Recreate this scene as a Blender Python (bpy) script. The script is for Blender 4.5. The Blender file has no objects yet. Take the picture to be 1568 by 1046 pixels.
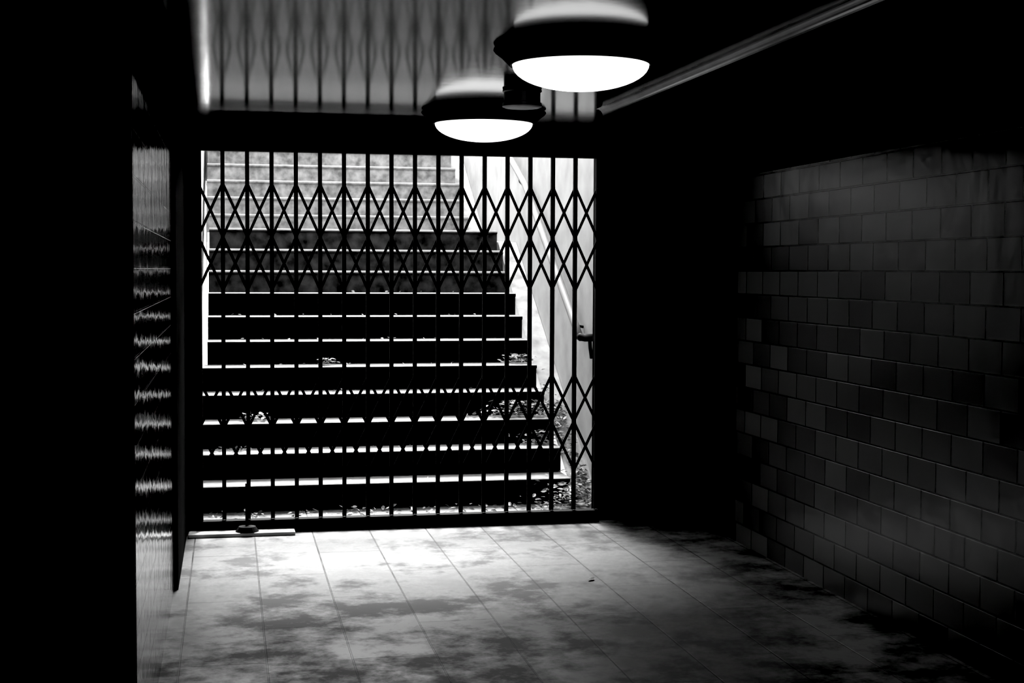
import bpy, bmesh, math, random
from mathutils import Vector, Matrix
random.seed(7)
scene = bpy.context.scene

# ------------------------------------------------------------ materials
def new_mat(name):
    m = bpy.data.materials.new(name); m.use_nodes = True
    nt = m.node_tree
    return m, nt, nt.nodes, nt.links, nt.nodes['Principled BSDF']

def g(v): return (v, v, v, 1)

def plain(name, v, rough=0.7, spec=0.3, noise=0.35, scale=8.0, bump=0.1, metallic=0.0):
    m, nt, N, L, P = new_mat(name)
    tc = N.new('ShaderNodeTexCoord')
    n = N.new('ShaderNodeTexNoise'); n.inputs['Scale'].default_value = scale
    n.inputs['Detail'].default_value = 6
    L.new(tc.outputs['Object'], n.inputs['Vector'])
    r = N.new('ShaderNodeValToRGB')
    r.color_ramp.elements[0].position = 0.3; r.color_ramp.elements[0].color = g(v*(1-noise))
    r.color_ramp.elements[1].position = 0.7; r.color_ramp.elements[1].color = g(min(1, v*(1+noise)))
    L.new(n.outputs['Fac'], r.inputs['Fac']); L.new(r.outputs['Color'], P.inputs['Base Color'])
    P.inputs['Roughness'].default_value = rough
    P.inputs['Specular IOR Level'].default_value = spec
    P.inputs['Metallic'].default_value = metallic
    if bump > 0:
        b = N.new('ShaderNodeBump'); b.inputs['Strength'].default_value = bump
        b.inputs['Distance'].default_value = 0.01
        L.new(n.outputs['Fac'], b.inputs['Height']); L.new(b.outputs['Normal'], P.inputs['Normal'])
    return m

def tiled(name, ax_u, ax_v, bw, rh, off_u, off_v, c1, c2, mortar, rough, spec, wave=0.1, wscale=5.0,
          msize=0.004, dirt=None, offset=0.5, rough2=None, bumpd=0.004):
    m, nt, N, L, P = new_mat(name)
    tc = N.new('ShaderNodeTexCoord')
    sp = N.new('ShaderNodeSeparateXYZ'); L.new(tc.outputs['Object'], sp.inputs[0])
    cb = N.new('ShaderNodeCombineXYZ')
    L.new(sp.outputs[ax_u], cb.inputs['X']); L.new(sp.outputs[ax_v], cb.inputs['Y'])
    ad = N.new('ShaderNodeVectorMath'); ad.operation = 'ADD'
    ad.inputs[1].default_value = (off_u, off_v, 0); L.new(cb.outputs[0], ad.inputs[0])
    br = N.new('ShaderNodeTexBrick'); L.new(ad.outputs[0], br.inputs['Vector'])
    br.offset = offset; br.offset_frequency = 2; br.squash = 1.0
    br.inputs['Scale'].default_value = 1.0
    br.inputs['Brick Width'].default_value = bw
    br.inputs['Row Height'].default_value = rh
    br.inputs['Mortar Size'].default_value = msize
    br.inputs['Mortar Smooth'].default_value = 0.3
    br.inputs['Color1'].default_value = g(c1); br.inputs['Color2'].default_value = g(c2)
    br.inputs['Mortar'].default_value = g(mortar)
    n = N.new('ShaderNodeTexNoise'); n.inputs['Scale'].default_value = wscale
    n.inputs['Detail'].default_value = 3
    L.new(tc.outputs['Object'], n.inputs['Vector'])
    col = br.outputs['Color']
    if dirt:
        n2 = N.new('ShaderNodeTexNoise'); n2.inputs['Scale'].default_value = dirt[0]
        n2.inputs['Detail'].default_value = 14; n2.inputs['Roughness'].default_value = 0.7
        ofs = N.new('ShaderNodeVectorMath'); ofs.operation='ADD'; ofs.inputs[1].default_value=(5.3,2.2,0.9)
        L.new(tc.outputs['Object'], ofs.inputs[0]); L.new(ofs.outputs[0], n2.inputs['Vector'])
        rp = N.new('ShaderNodeValToRGB')
        rp.color_ramp.elements[0].position = dirt[1]; rp.color_ramp.elements[0].color = g(dirt[3])
        rp.color_ramp.elements[1].position = dirt[2]; rp.color_ramp.elements[1].color = g(1)
        L.new(n2.outputs['Fac'], rp.inputs['Fac'])
        mx = N.new('ShaderNodeMix'); mx.data_type = 'RGBA'; mx.blend_type = 'MULTIPLY'
        mx.inputs['Factor'].default_value = 1
        L.new(col, mx.inputs[6]); L.new(rp.outputs['Color'], mx.inputs[7]); col = mx.outputs[2]
        mr = N.new('ShaderNodeMapRange'); mr.inputs['To Min'].default_value = rough2 or rough+0.25
        mr.inputs['To Max'].default_value = rough
        L.new(rp.outputs['Color'], mr.inputs['Value']); L.new(mr.outputs[0], P.inputs['Roughness'])
    else:
        P.inputs['Roughness'].default_value = rough
    L.new(col, P.inputs['Base Color'])
    P.inputs['Specular IOR Level'].default_value = spec
    inv = N.new('ShaderNodeMath'); inv.operation = 'SUBTRACT'; inv.inputs[0].default_value = 1
    L.new(br.outputs['Fac'], inv.inputs[1])
    b1 = N.new('ShaderNodeBump'); b1.inputs['Strength'].default_value = 0.6; b1.inputs['Distance'].default_value = bumpd
    L.new(inv.outputs[0], b1.inputs['Height'])
    b2 = N.new('ShaderNodeBump'); b2.inputs['Strength'].default_value = wave; b2.inputs['Distance'].default_value = 0.02
    L.new(n.outputs['Fac'], b2.inputs['Height']); L.new(b1.outputs['Normal'], b2.inputs['Normal'])
    L.new(b2.outputs['Normal'], P.inputs['Normal'])
    return m

M_floor = tiled('floor_tiles', 'Y', 'X', 1.1, 0.342, 0.35, 0.20, 0.18, 0.23, 0.008, 0.36, 0.42, wave=0.08, wscale=9,
                msize=0.004, dirt=(3.0, 0.41, 0.585, 0.12), rough2=0.72)
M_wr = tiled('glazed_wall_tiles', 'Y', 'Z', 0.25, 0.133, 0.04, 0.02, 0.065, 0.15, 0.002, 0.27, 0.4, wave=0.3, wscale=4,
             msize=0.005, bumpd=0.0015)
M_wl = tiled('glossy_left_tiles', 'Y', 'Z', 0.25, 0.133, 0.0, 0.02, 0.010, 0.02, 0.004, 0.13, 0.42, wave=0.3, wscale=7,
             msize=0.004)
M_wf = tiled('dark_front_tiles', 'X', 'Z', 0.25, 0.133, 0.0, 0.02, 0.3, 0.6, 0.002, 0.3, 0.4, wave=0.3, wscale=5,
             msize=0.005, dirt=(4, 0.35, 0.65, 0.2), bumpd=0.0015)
M_black = plain('matte_black', 0.003, rough=0.9, spec=0.03)
M_gate = plain('black_gate_steel', 0.003, rough=0.7, spec=0.08, scale=40, bump=0)
M_ceil = plain('gloss_ceiling_paint', 0.020, rough=0.115, spec=0.62, scale=3, bump=0.07)
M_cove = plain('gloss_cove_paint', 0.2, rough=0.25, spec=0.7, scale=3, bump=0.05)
M_tread = plain('worn_tread_concrete', 0.22, rough=0.8, spec=0.2, noise=0.25, scale=14)
M_ris = plain('riser_painted_shade', 0.003, rough=0.95, spec=0.0, noise=0.6, scale=9)  # shade on the lower risers put into the colour
M_ris2 = plain('riser_painted_half_shade', 0.018, rough=0.95, spec=0.0, noise=0.8, scale=12)  # half shade below the landing, also put into the colour
M_ris3 = plain('riser_painted_skylight', 0.18, rough=0.95, spec=0.0, noise=0.5, scale=14)  # skylight on the upper flight's risers put into the colour
M_white = plain('weathered_white_wall', 0.32, rough=0.9, spec=0.1, noise=0.15, scale=5, bump=0.2)
M_pave = plain('outdoor_paving', 0.3, rough=0.9, spec=0.1)
M_rail = plain('painted_rail', 0.16, rough=0.5, spec=0.3, noise=0.1)
M_brk = plain('rail_bracket_dark', 0.01, rough=0.6, spec=0.2)
M_leaf = plain('dry_leaves', 0.25, rough=0.8, spec=0.2, noise=0.8, scale=30)
M_stone = plain('pale_threshold_stone', 0.6, rough=0.7, spec=0.2)
M_box = plain('grey_box_metal', 0.5, rough=0.45, spec=0.5)

m, nt, N, L, P = new_mat('lamp_opal_glass')
P.inputs['Base Color'].default_value = g(0.8)
P.inputs['Emission Color'].default_value = g(1.0)
P.inputs['Emission Strength'].default_value = 1.8
M_glass = m

# ------------------------------------------------------------ mesh helpers
class MB:
    def __init__(s): s.v=[]; s.f=[]; s.m=[]
    def quad(s, pts, mi=0):
        b=len(s.v); s.v += [tuple(p) for p in pts]; s.f.append(tuple(range(b,b+len(pts)))); s.m.append(mi)
    def box(s, x0,x1,y0,y1,z0,z1, mi=0):
        b=len(s.v)
        s.v += [(x0,y0,z0),(x1,y0,z0),(x1,y1,z0),(x0,y1,z0),(x0,y0,z1),(x1,y0,z1),(x1,y1,z1),(x0,y1,z1)]
        for f in [(0,3,2,1),(4,5,6,7),(0,1,5,4),(1,2,6,5),(2,3,7,6),(3,0,4,7)]:
            s.f.append(tuple(b+i for i in f)); s.m.append(mi)
    def obox(s, a, c, w, d, mi=0, up=Vector((0,1,0))):
        a=Vector(a); c=Vector(c); t=(c-a).normalized(); n=up.normalized(); sd=t.cross(n).normalized()
        b=len(s.v)
        for p in (a,c):
            for (i,j) in ((-1,-1),(1,-1),(1,1),(-1,1)):
                s.v.append(tuple(p+sd*(i*w/2)+n*(j*d/2)))
        for f in [(0,1,2,3),(7,6,5,4),(0,4,5,1),(1,5,6,2),(2,6,7,3),(3,7,4,0)]:
            s.f.append(tuple(b+i for i in f)); s.m.append(mi)
    def tube(s, pts, r, n=14, mi=0):
        pts=[Vector(p) for p in pts]; b=len(s.v)
        ref=Vector((1,0,0.13)).normalized()
        for i,p in enumerate(pts):
            t=(pts[min(i+1,len(pts)-1)]-pts[max(i-1,0)]).normalized()
            u=t.cross(ref)
            if u.length<0.2: u=t.cross(Vector((0,0,1)))
            u.normalize(); w=t.cross(u)
            for k in range(n):
                a=2*math.pi*k/n; s.v.append(tuple(p+u*math.cos(a)*r+w*math.sin(a)*r))
        for i in range(len(pts)-1):
            for k in range(n):
                k2=(k+1)%n
                s.f.append((b+i*n+k,b+i*n+k2,b+(i+1)*n+k2,b+(i+1)*n+k)); s.m.append(mi)
        s.f.append(tuple(b+k for k in range(n))[::-1]); s.m.append(mi)
        e=b+(len(pts)-1)*n
        s.f.append(tuple(e+k for k in range(n))); s.m.append(mi)
    def lathe(s, prof, c, n=64, mi=0):
        b=len(s.v); c=Vector(c)
        for (r,z) in prof:
            for k in range(n):
                a=2*math.pi*k/n; s.v.append((c.x+r*math.cos(a), c.y+r*math.sin(a), c.z+z))
        for i in range(len(prof)-1):
            for k in range(n):
                k2=(k+1)%n
                s.f.append((b+i*n+k,b+(i+1)*n+k,b+(i+1)*n+k2,b+i*n+k2)); s.m.append(mi)
    def build(s, name, mats, smooth=False, bevel=0, loc=(0,0,0), parent=None):
        me=bpy.data.meshes.new(name)
        lv=Vector(loc)
        me.from_pydata([tuple(Vector(v)-lv) for v in s.v],[],s.f)
        for mt in mats: me.materials.append(mt)
        for p,mi in zip(me.polygons,s.m): p.material_index=mi; p.use_smooth=smooth
        me.update()
        o=bpy.data.objects.new(name,me); scene.collection.objects.link(o); o.location=loc
        if bevel:
            bv=o.modifiers.new('bevel','BEVEL'); bv.width=bevel; bv.segments=2; bv.limit_method='ANGLE'
        if parent: o.parent=parent
        return o

XL, XR = -0.27, 2.90
GY = 8.65          # gate plane
ZC = 2.41          # ceiling
GX0, GX1 = -0.19, 2.27
ZT = 2.30          # gate head

# ------------------------------------------------------------ shell
b=MB(); b.box(-3.4,3.2,-4.2,GY+0.75,-0.15,0.0); b.build('floor',[M_floor])
b=MB(); b.box(-3.4,3.2,-4.2,GY+0.12,ZC,ZC+0.35); b.build('ceiling',[M_ceil])
WE=7.85  # tiles end here, plain black beyond
b=MB(); b.box(XR,XR+0.3,-4.2,WE,0,2.12,0); b.box(XR,XR+0.3,-4.2,WE,2.12,ZC,1); b.box(XR,XR+0.3,WE,GY,0,ZC,1)
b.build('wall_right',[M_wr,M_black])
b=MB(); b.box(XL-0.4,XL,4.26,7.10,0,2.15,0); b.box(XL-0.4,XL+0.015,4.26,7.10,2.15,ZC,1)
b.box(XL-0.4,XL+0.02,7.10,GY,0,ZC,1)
b.build('wall_left',[M_wl,M_black])
b=MB(); b.box(-3.4,XL-0.4,4.26,4.60,0,2.15,0); b.box(-3.4,XL-0.4,4.26,4.60,2.15,ZC,1)
b.box(XL-0.4,XL-0.001,4.25,4.26,0,2.15,0)
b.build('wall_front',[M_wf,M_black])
b=MB(); b.box(-3.4,-3.2,-4.2,4.26,0,ZC); b.build('wall_side_left',[M_wf])
b=MB(); b.box(-3.2,XR,-4.2,-4.0,0,ZC); b.build('wall_back',[M_wf])
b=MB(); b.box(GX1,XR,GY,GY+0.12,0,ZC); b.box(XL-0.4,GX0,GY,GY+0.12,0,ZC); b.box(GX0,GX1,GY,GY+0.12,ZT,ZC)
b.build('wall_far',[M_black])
SYE=7.2; SXL=1.91; cr=0.035
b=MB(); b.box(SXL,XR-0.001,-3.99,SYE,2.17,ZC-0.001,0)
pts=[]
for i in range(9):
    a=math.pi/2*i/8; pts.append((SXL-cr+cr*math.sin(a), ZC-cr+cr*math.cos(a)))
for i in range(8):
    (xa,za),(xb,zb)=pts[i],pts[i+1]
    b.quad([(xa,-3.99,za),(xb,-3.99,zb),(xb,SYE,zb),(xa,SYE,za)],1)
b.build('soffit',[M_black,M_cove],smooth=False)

# ------------------------------------------------------------ scissor gate
b=MB(); yb=GY-0.04
nb=18; dx=(GX1-GX0-0.03)/(nb-1)
xs=[GX0+0.015+i*dx for i in range(nb)]
for x in xs:
    b.box(x-0.012,x-0.004,yb-0.012,yb+0.012,0.08,ZT)
    b.box(x+0.004,x+0.012,yb-0.012,yb+0.012,0.08,ZT)
    b.box(x-0.005,x+0.005,yb-0.005,yb+0.005,0.08,ZT)
for (zt,zm,zb) in ((2.08,1.765,1.45),(0.92,0.625,0.33)):
    for i in range(nb):
        for sgn,off in ((1,-0.016),(-1,0.016)):
            j=i+2*sgn
            j1=i+sgn
            if 0<=j<nb: b.obox((xs[i],yb+off,zt),(xs[j],yb+off,zb),0.017,0.005)
            elif 0<=j1<nb: b.obox((xs[i],yb+off,zt),(xs[j1],yb+off,zm),0.017,0.005)
    for k in (0,nb-1):
        k1 = 1 if k==0 else nb-2
        off = 0.016 if k==0 else -0.016
        b.obox((xs[k],yb+off,zm),(xs[k1],yb+off,zb),0.017,0.005)
    for i in range(nb):
        for z in (zt,zm,zb):
            b.tube([(xs[i],yb-0.026,z),(xs[i],yb+0.026,z)],0.010,8)
b.box(GX0,GX1,yb-0.03,yb+0.03,ZT-0.03,ZT)
b.box(GX0,GX1,yb-0.035,yb+0.035,0.0,0.075)
b.box(xs[0]-0.015,xs[0]+0.02,yb-0.02,yb+0.02,0.07,ZT)
b.build('scissor_gate',[M_gate])

b=MB(); b.box(-0.24,0.38,GY-0.20,GY-0.08,0.0,0.022); b.build('threshold_slab',[M_stone],bevel=0.005)
b=MB(); b.lathe([(0.001,0.03),(0.05,0.03),(0.07,0.0)],(0.10,GY-0.14,0.022),24)
b.tube([(0.10,GY-0.11,0.03),(0.10,GY-0.095,0.30)],0.010,8)
b.build('floor_bolt',[M_gate])

# ------------------------------------------------------------ stairs
R=0.174; G=0.27
def stepY(k): return 9.03+k*G if k<=11 else 13.5+(k-12)*G
SX0,SX1=-0.36,2.26
b=MB()
for k in range(1,18):
    y=stepY(k); z=k*R
    yn = stepY(k+1)+0.03 if k<17 else y+0.5
    mi = 1 if k<=8 else (2 if k<=11 else 3)  # riser tone steps from painted shade to painted skylight
    x0 = SX0 if k<=5 else (-0.155 if k<=11 else -0.20)
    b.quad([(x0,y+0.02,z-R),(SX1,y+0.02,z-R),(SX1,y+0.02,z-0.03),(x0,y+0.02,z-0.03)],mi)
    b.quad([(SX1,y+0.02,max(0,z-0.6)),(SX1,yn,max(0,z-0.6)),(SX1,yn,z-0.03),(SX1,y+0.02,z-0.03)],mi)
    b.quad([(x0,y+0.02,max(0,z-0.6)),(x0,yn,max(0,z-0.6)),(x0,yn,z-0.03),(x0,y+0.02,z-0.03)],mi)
    prof=[(yn,z-0.03),(y+0.015,z-0.03),(y+0.004,z-0.025),(y,z-0.015),(y+0.003,z-0.005),(y+0.010,z),(yn,z)]
    nseg=24
    xsn=[x0+(SX1-x0)*i/nseg for i in range(nseg+1)]
    for i in range(nseg):
        for j in range(len(prof)-1):
            (ya,za),(yb2,zb2)=prof[j],prof[j+1]
            mm = 0 if j>=(4 if k<9 else 3) else mi
            b.quad([(xsn[i],ya,za),(xsn[i+1],ya,za),(xsn[i+1],yb2,zb2),(xsn[i],yb2,zb2)],mm)
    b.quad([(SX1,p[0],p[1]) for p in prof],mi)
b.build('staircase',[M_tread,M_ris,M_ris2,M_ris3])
b=MB()
b.quad([(2.265,8.78,0.001),(2.425,8.78,0.001),(2.425,9.2,0.03),(2.265,9.2,0.03)])
b.quad([(2.265,9.2,0.03),(2.425,9.2,0.03),(2.425,12.0,11*R-0.10),(2.265,12.0,11*R-0.10)])
b.quad([(2.265,12.0,11*R-0.10),(2.425,12.0,11*R-0.10),(2.425,13.5,11*R-0.05),(2.265,13.5,11*R-0.05)])
b.quad([(2.265,13.5,11*R-0.05),(2.425,13.5,11*R-0.05),(2.425,15.2,17*R),(2.265,15.2,17*R)])
b.build('drain_channel',[M_pave])
b=MB(); b.box(2.43,2.8,GY+0.13,16.5,0.0,3.9); b.build('wall_stair_right',[M_white])
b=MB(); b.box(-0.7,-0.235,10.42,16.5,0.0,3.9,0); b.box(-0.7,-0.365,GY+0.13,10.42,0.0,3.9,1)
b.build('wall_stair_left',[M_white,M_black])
b=MB(); b.box(-0.23,2.42,15.35,22,2.5,17*R); b.build('pavement',[M_pave])
b=MB(); b.box(2.81,9,GY+0.13,22,2.5,2.96); b.build('pavement',[M_pave])
b=MB(); b.box(-7,-0.71,GY+0.13,22,2.5,2.96); b.build('pavement',[M_pave])

# ------------------------------------------------------------ handrail
b=MB(); rx=2.335
path=[(rx,9.38,1.13)]
for i in range(1,24):
    y=9.38+i*0.13
    z=1.13+0.62*(min(y,11.2)-9.38)+0.42*max(0,y-11.2)
    path.append((rx,y,z))
b.tube(path,0.027,16,0)
b.tube([(rx,9.385,1.13),(rx+0.004,9.36,1.122),(rx+0.03,9.35,1.12),(2.428,9.35,1.12)],0.027,14,1)
for i in (2,9,16,22):
    p=Vector(path[i])
    b.tube([p+Vector((0,0,-0.02)),p+Vector((0.01,0,-0.07)),p+Vector((0.04,0,-0.10)),Vector((2.428,p.y,p.z-0.11))],0.010,10,1)
b.tube([(2.40,9.35,1.12),(2.405,9.35,1.05),(2.42,9.37,0.98)],0.013,10,1)
b.build('handrail',[M_rail,M_brk],smooth=True)

# ------------------------------------------------------------ leaf litter
b=MB()
def leaf(p, s):
    rot=Matrix.Rotation(random.uniform(0,6.28),3,'Z')@Matrix.Rotation(random.uniform(-0.9,0.9),3,'X')@Matrix.Rotation(random.uniform(-0.5,0.5),3,'Y')
    pts=[(-1,0,0),(-0.4,0.42,0.12),(0.3,0.38,0.14),(1,0,0.05),(0.3,-0.38,0.14),(-0.4,-0.42,0.12)]
    q=[Vector(p)+rot@(Vector(t)*s) for t in pts]
    b.quad([q[0],q[1],q[2],q[3]]); b.quad([q[0],q[3],q[4],q[5]])
def surf(x,y):
    if x>2.26:
        if y<9.2: return 0.03
        if y<12: return 0.03+(y-9.2)*(11*R-0.13)/2.8
        return 11*R
    if y<9.32: return 0
    k=int((y-9.03)/G); return k*R
def pile(cx,cy,sx,sy,n,h,s0=0.012,s1=0.028):
    for _ in range(n):
        x=random.gauss(cx,sx); y=random.gauss(cy,sy); x=min(x,2.395); y=max(y,8.82)
        leaf((x,y,surf(x,y)+0.01+random.random()*h),random.uniform(s0,s1))
pile(2.34,9.3,0.04,0.25,260,0.06)
pile(2.22,9.12,0.10,0.05,300,0.16)
pile(2.16,9.75,0.09,0.03,110,0.09)
pile(2.05,9.97,0.13,0.03,260,0.11)
pile(2.3,9.95,0.05,0.15,160,0.06)
pile(2.15,10.52,0.06,0.03,80,0.06)
pile(0.18,9.98,0.04,0.03,40,0.05)
pile(0.05,9.70,0.06,0.03,20,0.02)
pile(0.70,10.49,0.025,0.02,70,0.04)
for _ in range(160):
    x=random.uniform(-0.15,2.1); y=random.uniform(8.85,9.25); leaf((x,y,0.012+random.random()*0.02),random.uniform(0.01,0.03))
for _ in range(60):
    x=random.uniform(-0.12,2.2); k=random.randint(1,8); y=stepY(k)+random.uniform(0.08,0.24); leaf((x,y,k*R+0.01),random.uniform(0.008,0.02))
leaf((1.80,6.95,0.008),0.03)
b.build('leaf_litter',[M_leaf])

# ------------------------------------------------------------ lamps
def lamp(x,y):
    e=bpy.data.objects.new('ceiling_lamp',None); scene.collection.objects.link(e); e.location=(x,y,ZC)
    s=MB()
    s.lathe([(0.001,0.0),(0.25,0.0),(0.31,-0.002),(0.326,-0.008),(0.328,-0.014),(0.322,-0.022),(0.300,-0.038),(0.272,-0.066),(0.266,-0.072),(0.258,-0.070),(0.25,-0.06)],(0,0,0),72)
    s.build('dish',[M_gate],smooth=True,parent=e)
    s=MB(); prof=[]
    for i in range(13):
        a=math.pi/2*i/12; prof.append((max(0.257*math.cos(a),0.001),-0.068-0.095*math.sin(a)))
    s.lathe(prof,(0,0,0),72)
    s.build('glass_bowl',[M_glass],smooth=True,parent=e)
lamp(1.30,5.23); lamp(1.32,7.41); lamp(-1.7,1.9)  # last one is an added lamp, out of view, to light wall_front
b=MB(); b.lathe([(0.001,0.0),(0.09,0.0),(0.092,-0.01),(0.085,-0.015),(0.085,-0.06),(0.092,-0.064),(0.092,-0.08),(0.08,-0.085),(0.001,-0.085)],(0,0,0),32)
o=b.build('junction_box',[M_box]); o.location=(1.34,6.51,ZC)

# ------------------------------------------------------------ light, world, camera
w=bpy.data.worlds.new('world'); scene.world=w; w.use_nodes=True
bg=w.node_tree.nodes['Background']; bg.inputs['Color'].default_value=(1,1,1,1); bg.inputs['Strength'].default_value=7.5
sl=bpy.data.lights.new('sun','SUN'); sl.energy=18; sl.angle=math.radians(26)
so=bpy.data.objects.new('sun',sl); scene.collection.objects.link(so)
so.location=(1,14,10)
d=Vector((-0.06,-math.cos(math.radians(54)),-math.sin(math.radians(54))))
so.rotation_euler=d.to_track_quat('-Z','Y').to_euler()

cam=bpy.data.cameras.new('camera'); co=bpy.data.objects.new('camera',cam); scene.collection.objects.link(co)
cam.lens=50; cam.sensor_width=36; cam.clip_start=0.05
co.location=(0,0,1.57)
co.rotation_mode='XYZ'
yaw=-math.radians(11.27); pitch=-math.radians(2.84); roll=math.radians(0.25)
Rm=Matrix.Rotation(yaw,4,'Z')@Matrix.Rotation(math.pi/2+pitch,4,'X')@Matrix.Rotation(roll,4,'Z')
co.rotation_euler=Rm.to_euler()
scene.camera=co
vs=scene.view_settings
vs.view_transform='Standard'; vs.look='None'
vs.use_curve_mapping=True
vs.curve_mapping.black_level=(0.010,0.010,0.010)
vs.curve_mapping.update()
